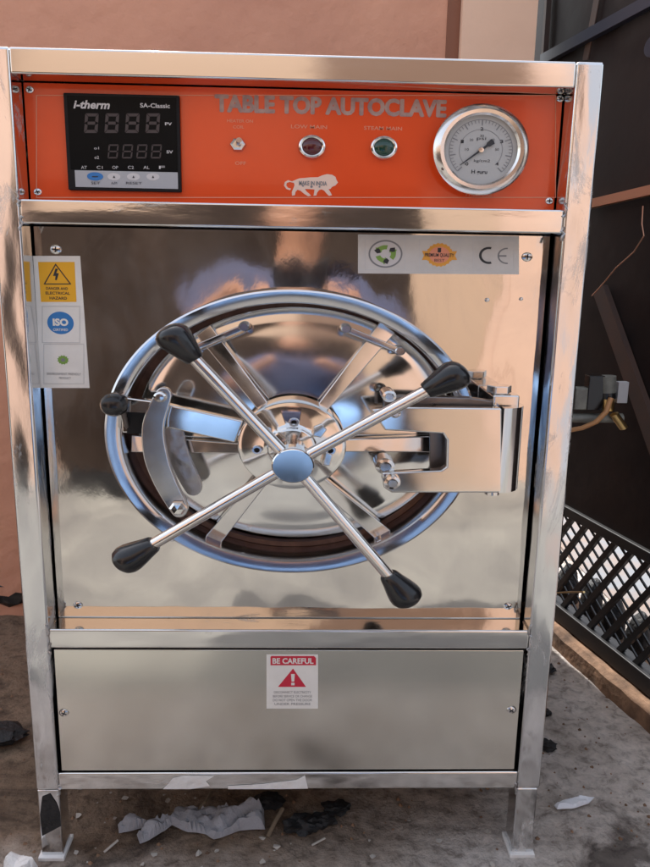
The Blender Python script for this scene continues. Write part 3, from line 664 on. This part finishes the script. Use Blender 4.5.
# valve group on the right rear side
vb = W(603,395,.20)
kv = (D+.20)/F
def vw(x,y,dy=0): return W(x,y,.20+dy)
MB().tube([vw(560,418),vw(590,418),vw(622,418)],.0075,18).build('valve_pipe','white_plastic',A)
vv = MB().tube([vw(607,385),vw(607,410)],[.011,.009],20).build('valve_body','brass',A)
MB().tube([vw(607,376),vw(607,392)],.0115,24).build('valve_cap','white_plastic',vv)
MB().tube([vw(607,392),vw(607,398)],.0118,24).build('valve_collar','black_plastic',vv)
MB().box(vw(576,388,-.006),vw(588,408,.010)).build('valve_block','white_plastic',vv,bevel=.002)
MB().box(vw(590,376,-.008),vw(597,408,.010)).build('coil','black_plastic',vv,bevel=.001)
MB().box(vw(619,382,-.004),vw(624,402,.006)).build('terminal_box','grey_strip',vv,bevel=.001)
MB().tube([vw(614,414,-.012),vw(624,428,-.012)],.006,12).build('nozzle','brass',vv)
MB().tube([vw(611,398,-.014),vw(606,412,-.02),vw(596,422,-.02),vw(582,428,-.016),vw(566,431,-.01),vw(552,431,0)],.0036,12).build('hose','hose',vv)
MB().tube([W(555,593,.10),W(570,592,.06),W(584,592,.02)],.0013,8).build('wire_end','brass',A)

# ================================================================ SETTING
def plane_grid(name, x0,x1,y0,y1,nx,ny,fn,m):
    vs=[(x0+(x1-x0)*i/nx, y0+(y1-y0)*j/ny, fn(x0+(x1-x0)*i/nx, y0+(y1-y0)*j/ny)) for j in range(ny+1) for i in range(nx+1)]
    fs=[(j*(nx+1)+i,j*(nx+1)+i+1,(j+1)*(nx+1)+i+1,(j+1)*(nx+1)+i) for j in range(ny) for i in range(nx)]
    return MB().add(vs,fs,True).build(name,m,origin=(0,0,0))
tag(plane_grid('ground',-40,40,-40,40,8,8,lambda x,y:-.003,'ground'),kind='structure')
def fh(x,y): return .0012+.006*(noise.noise(Vector((x*14,y*14,0)))*.5+noise.noise(Vector((x*45,y*45,3)))*.3)*min(1,max(0,1.2-max(abs(x)-.6,0)*2)) - (.0012 if False else 0)
tag(plane_grid('floor',-1.2,1.0,-.35,.9,220,125,lambda x,y: fh(x,y)-.001,'ground'),kind='structure')
tag(MB().box((-20,-30,-.05),(20,-.3505,.0)).build('lane','lane_earth'),kind='structure')
# rear wall and pillar
YW = .62
xw = W(460,20,YW).x; xp = W(537,20,YW-.02).x
w = MB().box((-4,YW,0),(xw-.0,YW+.12,1.36)).build('plaster_wall','wall_plaster'); tag(w,'rose brown plastered wall rising behind the steel cabinet','wall')
MB().box((xw-.022,YW-.003,0),(xw-.0005,YW-.0003,1.36)).build('mortar_joint','dark_streak',w)
w = MB().box((xw,YW-.02,0),(xp,YW+.14,1.36)).build('pillar','pale_plaster'); tag(w,'pale peach plastered pillar behind the top right corner of the cabinet','pillar')
# side gate: sheet above, lattice below, along the line of the kerb
K1, K2 = WF(555,650), WF(650,735); gd = (K2-K1).normalized()
gn = Vector((-gd.y, gd.x, 0)); gn = gn if gn.x > 0 else -gn          # away from the cabinet
GO = K1+gn*.030
def WG(x, y, off=0.):                                               # photo pixel -> gate plane
    d = ray(x,y); o = Vector((0,-D,H)); P0 = GO+gn*off
    t = (P0-o).dot(gn)/d.dot(gn); return o+d*t
def G(u, z, off=0.): q = GO+gd*u+gn*off; return Vector((q.x,q.y,z))
def gbox(mb, u0,u1,z0,z1,o0,o1):
    vs=[G(u0,z0,o0),G(u1,z0,o0),G(u1,z0,o1),G(u0,z0,o1),G(u0,z1,o0),G(u1,z1,o0),G(u1,z1,o1),G(u0,z1,o1)]
    return mb.add(vs,[(0,3,2,1),(4,5,6,7),(0,1,5,4),(1,2,6,5),(2,3,7,6),(3,0,4,7)])
def uz(x,y):
    q = WG(x,y); return (q-GO).dot(gd), q.z
ua,za = uz(562,512); ub,zb_ = uz(650,562)
uc,zc = uz(560,622); ud,zd = uz(650,692)
print('gate', K1, K2, 'top', ua,za,ub,zb_, 'bot', uc,zc,ud,zd)
ztop = (za+zb_)/2; zbot = (zc+zd)/2; U0, U1 = -.45, .60
gt = empty('metal_gate', G(.3,0), 'dark brown metal gate with a lattice strip along its foot, right of the cabinet', 'gate'); WM[gt.name] = G(.3,0)
gbox(MB(),U0,U1,ztop+.018,1.36,.0,.012).build('sheet_panel','gate_paint',gt)
b = MB(); gbox(b,U0,U1,ztop,ztop+.018,-.008,.02); gbox(b,U0,U1,zbot,zbot+.030,-.008,.02)
gbox(b,U0-.02,U0,zbot,1.36,-.008,.02); gbox(b,U1,U1+.02,zbot,1.36,-.008,.02); b.build('gate_rail','gate_frame',gt,bevel=.002)
b = MB(); h0, h1 = zbot+.030, ztop; hh = h1-h0
def lat(u0, du, w, o0, o1):
    P=[]
    v0, v1 = 0., 1.
    a, c2 = u0, u0+du
    vs=[G(a-w,h0,o0),G(a+w,h0,o0),G(c2+w,h1,o0),G(c2-w,h1,o0),G(a-w,h0,o1),G(a+w,h0,o1),G(c2+w,h1,o1),G(c2-w,h1,o1)]
    b.add(vs,[(0,1,2,3),(7,6,5,4),(0,4,5,1),(1,5,6,2),(2,6,7,3),(3,7,4,0)])
u = U0-.13
while u < U1:
    if u>U0 and u+.13<U1: lat(u,.13,.0062,-.001,.006)
    u += .042
u = U0
while u < U1+.36:
    if u-.30>U0 and u<U1: lat(u,-.30,.0036,.0062,.009)
    u += .042
b.build('lattice','gate_frame',gt)
# braces and fittings seen against the sheet
b = MB(); 
def gline(mb, pa, pb, wpx, off, th):
    a,b_ = WG(*pa,off), WG(*pb,off); d=(b_-a).normalized(); n_ = gn.cross(d).normalized(); w=wpx
    vs=[a+n_*w,a-n_*w,b_-n_*w,b_+n_*w]; vs += [v+gn*th for v in vs]
    return mb.add(vs,[(0,1,2,3),(7,6,5,4),(0,4,5,1),(1,5,6,2),(2,6,7,3),(3,7,4,0)])
gline(MB(),(598,290),(662,470),.014,-.012,.010).build('diagonal_brace','brace_paint',gt)
gline(MB(),(540,60),(675,-14),.009,-.014,.012).build('upper_rail','navy_paint',gt)
gline(MB(),(546,-5),(541,70),.004,-.012,.010).build('upright','brace_paint',gt)
gline(MB(),(585,60),(600,-20),.008,-.003,.002).build('paint_patch','brace_paint',gt)
gline(MB(),(575,207),(675,184),.007,-.020,.010).build('latch_rod','copper',gt)
p = WG(650,43,-.02); MB().lathe([(0,-.004),(.016,-.003),(.018,.0)],0,0,n=28)
b = MB(); cc = WG(652,46,-.006)
for i in range(1): 
    b.tube([cc, cc+gn*.010],.018,28)
b.build('hinge_boss','navy_paint',gt)
pts=[WG(643,206,-.03),WG(642,224,-.03),WG(644,236,-.03),WG(634,252,-.03),WG(616,268,-.03),WG(603,284,-.03),WG(592,296,-.03)]
tag(MB().tube(pts,.0011,8).build('wire','copper'),'thin reddish wire hanging loose in front of the dark gate','wire')
# kerb
kb_ = MB(); 
U=-.15
n=60; vs=[]; fs=[]
for i in range(n+1):
    u = U+(.80)*i/n; j = .004*noise.noise(Vector((u*18,0,1))); 
    zt_ = WG(600,655).z if False else zbot-.003
    for (o,z) in ((-.030+j,-.004),(-.027+j,zt_*.8),(-.018+j*.5,zt_),(.10,zt_),(.10,-.004)):
        vs.append(G(u,z+ (.002*noise.noise(Vector((u*30,o*30,2))) if z>0 else 0),o))
for i in range(n):
    for q_ in range(4): fs.append((i*5+q_,i*5+q_+1,(i+1)*5+q_+1,(i+1)*5+q_))
fs.append((0,1,2,3,4)); fs.append(tuple(n*5+q_ for q_ in (4,3,2,1,0)))
kb_.add(vs,fs); tag(kb_.build('threshold','wood_kerb'),'worn brown earthen threshold under the lattice gate at the right','threshold')
# sunlit yard wall beyond the lattice
q1, q2 = G(-2.5,0,1.6), G(2.5,0,1.6)
b = MB(); vs=[G(-3,0,1.4),G(3,0,1.4),G(3,0,1.5),G(-3,0,1.5)]; vs+= [v+Vector((0,0,1.1)) for v in vs]
b.add(vs,[(0,3,2,1),(4,5,6,7),(0,1,5,4),(1,2,6,5),(2,3,7,6),(3,0,4,7)]); tag(b.build('yard_wall','far_wall'),'pale sunlit wall seen through the lattice of the gate','wall')
tag(MB().box((G(0,0,.16).x,-1.,-.002),(3,1.8,.004)).build('yard_paving','far_wall'),kind='structure')
# dark rounded stones at the foot of the lattice, outside
for i,(x,y) in enumerate(((567,600),(590,614),(612,634),(637,657))):
    p = WG(x,y,.07); b = MB(); seed=i
    rr=.022; nn=10; vs=[]; 
    bm = bmesh.new(); bmesh.ops.create_icosphere(bm,subdivisions=3,radius=1)
    V=[Vector((v.co.x*rr*1.0,v.co.y*rr*1.2,v.co.z*rr*2.4))*(1+.25*noise.noise(v.co*1.3+Vector((seed*5,0,0)))) for v in bm.verts]
    zz = min(v.z for v in V); b.add([(p.x+v.x,p.y+v.y,v.z-zz) for v in V],[[v.index for v in f_.verts] for f_ in bm.faces],True); bm.free()
    # raise to its row: stacked against the gate
    tag(b.build('stone','rough_black'),('black rounded stone behind the gate lattice, nearest the cabinet','black rounded stone behind the gate lattice, second from the cabinet','black rounded stone behind the gate lattice, third from the cabinet','black rounded stone behind the gate lattice, nearest the right edge of the photo')[i],'stone','stones behind the lattice')

# ================================================================ LITTER ON THE FLOOR
def crumpled(name, outline, m, label, cat, hgt=.012, sub=14, seed=1, group=None, zoff=.004):
    """thin crumpled sheet with a real height, outline in photo pixels on the floor"""
    P = [WF(x,y,0) for x,y in outline]
    bm = bmesh.new(); bm.faces.new([bm.verts.new((p.x,p.y,0)) for p in P])
    bmesh.ops.triangulate(bm, faces=bm.faces[:])
    for _ in range(4):
        bmesh.ops.subdivide_edges(bm, edges=[e for e in bm.edges if e.calc_length()>.006], cuts=1, use_grid_fill=False)
        bmesh.ops.triangulate(bm, faces=bm.faces[:])
    for v in bm.verts:
        n1 = abs(noise.noise(Vector((v.co.x*28+seed,v.co.y*40,seed)))); n2 = noise.noise(Vector((v.co.x*90,v.co.y*90,seed)))
        v.co.z = zoff+hgt*(n1*1.4+.25*n2+.2)
        if v.is_boundary: v.co.z = zoff*.8+hgt*.25*n1
    bmesh.ops.solidify(bm, geom=bm.faces[:], thickness=.0012)
    mb = MB().add([v.co.copy() for v in bm.verts],[[v.index for v in f_.verts] for f_ in (bm.verts.index_update() or bm.faces)],True); bm.free()
    return tag(mb.build(name,m),label,cat,group)
crumpled('cloth_rag',[(118,828),(128,823),(150,826),(170,822),(176,813),(200,811),(264,814),(265,832),(240,834),(214,842),(206,837),(188,836),(172,828),(158,838),(140,847),(137,838),(148,830),(128,834),(119,836)],'cloth',
         'crumpled pale grey rag with torn edges lying under the cabinet','rag',hgt=.020,seed=3)
crumpled('paper_scrap',[(554,808),(562,803),(580,799),(594,800),(588,806),(572,811),(557,812)],'white_paper','small bluish white paper scrap on the concrete right of the cabinet','paper scrap',hgt=.006,seed=5)
crumpled('plaster_lump',[(4,866),(10,857),(24,859),(34,864),(38,870),(26,878),(4,880)],'plaster_white','white plaster lump on the floor in the lower left corner','plaster lump',hgt=.012,seed=8)
def twig(pts, r, m, label, name='twig'):
    P=[WF(x,y,z) for x,y,z in pts]; tag(MB().tube(P,r,8).build(name,m),label,'twig','twigs under the cabinet')
twig([(104,852,.002),(118,840,.006)],.0016,'pale_twig','short pale straw left of the grey rag')
twig([(196,812,.004),(205,802,.012),(212,792,.010)],.0022,'twig','bent brown twig standing behind the grey rag')
twig([(268,836,.004),(276,820,.018),(283,808,.024)],.0026,'twig','brown curved twig at the right end of the grey rag')
twig([(312,845,.003),(325,838,.004)],.0014,'pale_twig','pale splinter beside the black debris under the cabinet')
def lump(x,y,r,label,m='rough_black',name='debris',seed=0,sq=(1,1,.7),grp='black debris on the floor'):
    p = WF(x,y,0); bm = bmesh.new(); bmesh.ops.create_icosphere(bm,subdivisions=3,radius=1)
    V=[Vector((v.co.x*r*sq[0],v.co.y*r*sq[1],v.co.z*r*sq[2]))*(1+.55*noise.noise(v.co*2.1+Vector((seed*7.3,0,0)))) for v in bm.verts]
    zz=min(v.z for v in V); b=MB().add([(p.x+v.x,p.y+v.y,v.z-zz-.0005) for v in V],[[v.index for v in f_.verts] for f_ in bm.faces],True); bm.free()
    tag(b.build(name,m),label,'debris',grp)
lump(302,832,.016,'large black sooty lump under the cabinet beside the pale splinter',seed=1,sq=(1.3,.8,.6))
lump(322,826,.013,'black lump right of the largest sooty lump under the cabinet',seed=2,sq=(1.2,.8,.6))
lump(336,812,.012,'black lump farthest right under the cabinet',seed=3,sq=(1.4,1,.5))
lump(268,806,.012,'dark lump in the shade behind the grey rag',seed=4,sq=(1.6,1,.6))
lump(549,672,.010,'black crumb against the right post, highest of three',seed=5)
lump(546,716,.008,'black crumb against the right post, middle of three',seed=6)
lump(548,750,.011,'black crumb against the right post, lowest of three',seed=7)
lump(6,607,.05,'black crumpled bag on the floor at the far left by the wall',name='rubbish_bag',seed=9,sq=(1.4,.8,.75),m='black_plastic',grp='')
lump(6,578,.03,'small black object against the wall behind the black bag',name='rubbish_bag',seed=12,sq=(1.2,.8,.9),m='rough_black',grp='')
lump(-8,742,.03,'black oily lump on the brown floor left of the cabinet',seed=11,sq=(1.6,.8,.35))
# gravel scattered over the concrete
b = MB(); gr = random.Random(4)
for i in range(900):
    x,y = gr.uniform(-.75,.75), gr.uniform(-.14,.5)
    if XL-.01<x<XR+.01 and gr.random()<.4: continue
    r = gr.choice((.0008,.0012,.0016,.0022,.003)); h=fh(x,y)
    vs=[(x+r*gr.uniform(.7,1.3)*math.cos(a),y+r*gr.uniform(.7,1.3)*math.sin(a),h-.001) for a in (0,1.3,2.5,3.8,5.1)]+[(x+gr.uniform(-.3,.3)*r,y,h+r*gr.uniform(.5,1.))]
    b.add(vs,[(0,1,5),(1,2,5),(2,3,5),(3,4,5),(4,0,5)])
o = b.build('gravel','wood_kerb'); tag(o,'loose grit scattered over the dirty concrete','gravel',kind='stuff')

b = MB()
for i in range(80):
    near = gr.random()<.5
    x,y = (gr.uniform(XL-.03,XR+.03), gr.uniform(-.05,.12)) if near else (gr.uniform(-.7,.7), gr.uniform(-.14,.4))
    r = gr.choice((.0012,.002,.003,.0045)); h=fh(x,y)+.0004; a0=gr.uniform(0,6.28)
    ring=[(x+r*gr.uniform(.5,1.2)*math.cos(a0+a),y+r*gr.uniform(.5,1.2)*math.sin(a0+a),h+gr.uniform(0,.5)*r) for a in (0,1.1,2.3,3.4,4.6)]
    b.add(ring+[(p[0],p[1],p[2]+.0004) for p in ring],[(4,3,2,1,0),(5,6,7,8,9)]+[(i_,(i_+1)%5,(i_+1)%5+5,i_+5) for i_ in range(5)])
tag(b.build('paint_flakes','pale_twig'),'tiny pale paint and plaster flakes strewn round the cabinet feet','flakes',kind='stuff')

# ================================================================ ACROSS THE LANE (seen mirrored in the steel)
YF = -1.6
t = MB().box((-4,YF-.15,0),(.36,YF,.92)).build('shop_shutter','dark_gate_rear'); tag(t,'dark brown shutter across the lane, mirrored in the left of the steel panel','shutter')
t = MB().box((-4,YF-.14,.921),(.02,YF-.01,1.5)).build('lintel_wall','beige_wall'); tag(t,'beige wall above the dark shutter across the lane','wall')
t = MB().box((.021,YF-.14,.921),(.66,YF-.012,1.5)).build('brown_wall','brown_wall'); tag(t,'brown wall between the beige and the peach wall across the lane','wall')
t = MB().box((.361,YF-.15,0),(.58,YF+.01,.919)).build('door_jamb','beige_wall'); tag(t,'brown plastered jamb between dark shutter and peach house across the lane','door jamb')
t = MB().box((.581,YF-.15,0),(.66,YF+.02,.918)).build('house_corner','peach_wall'); tag(t,'peach quoin beside the plastered jamb across the lane','wall')
t = MB().box((.801,YF-.15,0),(4,YF+.01,1.5)).build('grey_wall','grey_wall'); tag(t,'blue grey wall at the far right across the lane','wall')
t = MB().box((-1.25,YF+.001,0),(-.86,YF+.06,1.48)).build('pier','peach_wall'); tag(t,'slim pale pier in front of the dark shutter across the lane','pier')
t = MB().box((-.80,YF+.002,0),(-.42,YF+.20,.03)).build('shade_strip','black_matt'); tag(t,'low black strip added at the foot of the shutter as a mirrored shadow line','shade strip')  # off-view black strip added as a shadow line for the steel to mirror
t = MB().box((.661,YF-.15,0),(.80,YF+.03,1.5)).build('peach_house_wall','peach_wall'); tag(t,'peach house wall across the lane, mirrored in the right of the steel panel','wall')
# photographer crouching behind the lens
def skin_body(name, nodes, edges, m, parent=None, sub=2):
    me = bpy.data.meshes.new(name); me.from_pydata([Vector((n[0],n[1],n[2])) for n in nodes],edges,[]); o = bpy.data.objects.new(name,me); col.objects.link(o)
    md = o.modifiers.new('s','SKIN'); md.use_smooth_shade=True
    for i,n in enumerate(nodes): me.skin_vertices[0].data[i].radius=(n[3],n[3]*(n[4] if len(n)>4 else 1))
    me.skin_vertices[0].data[0].use_root=True
    s = o.modifiers.new('d','SUBSURF'); s.levels=sub; s.render_levels=sub
    dg = bpy.context.evaluated_depsgraph_get(); ev = bpy.data.meshes.new_from_object(o.evaluated_get(dg)); bpy.data.objects.remove(o)
    for v in ev.vertices: v.co.z *= SQ
    o = bpy.data.objects.new(name,ev); ev.materials.clear(); ev.materials.append(MATS[m]); col.objects.link(o)
    for p in ev.polygons: p.use_smooth=True
    if parent: o.parent=parent
    return o
HZ = H/SQ; PX, PY = -.02, -1.22
body_n = [(PX,PY-.14,.36,.13,.8),(PX,PY-.10,.52,.135,.8),(PX,PY-.05,.68,.15,.75),(PX,PY-.02,.78,.085),(PX,PY-.01,.845,.05),(PX,PY+.0,.90,.065),(PX,PY,.98,.085),(PX,PY-.01,1.04,.06),
  (PX-.17,PY-.03,.74,.055),(PX-.27,PY+.06,.60,.042),(PX-.13,PY+.22,.74,.028),(PX-.09,PY+.25,.78,.022),
  (PX+.17,PY-.03,.74,.055),(PX+.27,PY+.06,.60,.042),(PX+.13,PY+.22,.74,.028),(PX+.09,PY+.25,.78,.022),
  (PX-.10,PY-.12,.32,.09),(PX-.18,PY+.18,.46,.065),(PX-.16,PY+.06,.08,.045),(PX-.16,PY+.16,.04,.035),
  (PX+.10,PY-.12,.32,.09),(PX+.18,PY+.18,.46,.065),(PX+.16,PY+.06,.08,.045),(PX+.16,PY+.16,.04,.035)]
body_e = [(0,1),(1,2),(2,3),(3,4),(4,5),(5,6),(6,7),(2,8),(8,9),(9,10),(10,11),(2,12),(12,13),(13,14),(14,15),(0,16),(16,17),(17,18),(18,19),(0,20),(20,21),(21,22),(22,23)]
ps = skin_body('person', body_n, body_e, 'skin')
tag(ps,'person in blue shirt and light blue trousers crouching before the door, mirrored in it','person')
def grow(idx, add, name, m):
    ids = sorted(set(i for e in idx for i in e)); mp = {i:j for j,i in enumerate(ids)}
    nn = [(*body_n[i][:3],body_n[i][3]+add,*(body_n[i][4:])) for i in ids]
    return skin_body(name, nn, [(mp[a],mp[c]) for a,c in idx], m, ps)
grow([(0,1),(1,2),(2,3),(2,8),(8,9),(2,12),(12,13)],.035,'shirt','shirt')
grow([(0,16),(16,17),(17,18),(0,20),(20,21),(21,22)],.026,'trousers','trousers')
skin_body('hair',[(PX,PY-.03,.97,.088),(PX,PY-.02,1.06,.088)],[(0,1)],'hair',ps)
t = MB().box((-.068,-.80,H-.042),(.068,-.792,H+.010)).build('phone','phone_black',bevel=.003); tag(t,'black phone held level at the height of the gauge','phone')

# ================================================================ LIGHT
wd = bpy.data.worlds.new('World'); sc.world = wd; wd.use_nodes = True; nt = wd.node_tree
sky = nt.nodes.new('ShaderNodeTexSky'); sky.sky_type='NISHITA'; sky.sun_disc=False
EL, AZ = math.radians(52), math.radians(-16)     # sun over the rear wall: the cabinet stands in its shade, the lane in front is lit
sky.sun_elevation=EL; sky.sun_rotation=AZ; sky.air_density=1.2; sky.dust_density=3
hs = nt.nodes.new('ShaderNodeHueSaturation'); hs.inputs['Saturation'].default_value=.5; nt.links.new(sky.outputs[0], hs.inputs['Color']); nt.links.new(hs.outputs[0], nt.nodes['Background'].inputs[0]); nt.nodes['Background'].inputs[1].default_value=.15
sd = bpy.data.lights.new('sun','SUN'); sd.energy=2.2; sd.angle=math.radians(.6); sd.color=(1,.97,.93)
so = bpy.data.objects.new('sun',sd); col.objects.link(so)
sv = Vector((math.sin(AZ)*math.cos(EL), math.cos(AZ)*math.cos(EL), math.sin(EL)))
so.rotation_euler = sv.to_track_quat('Z','Y').to_euler(); so.location=(0,-2,4)
sc.view_settings.view_transform='Standard'; sc.view_settings.look='None'; sc.view_settings.exposure=1.4; sc.view_settings.gamma=1
sc.render.engine='CYCLES'; sc.cycles.use_denoising=True; sc.cycles.max_bounces=8; sc.cycles.glossy_bounces=6
sc.render.resolution_x=768; sc.render.resolution_y=1024
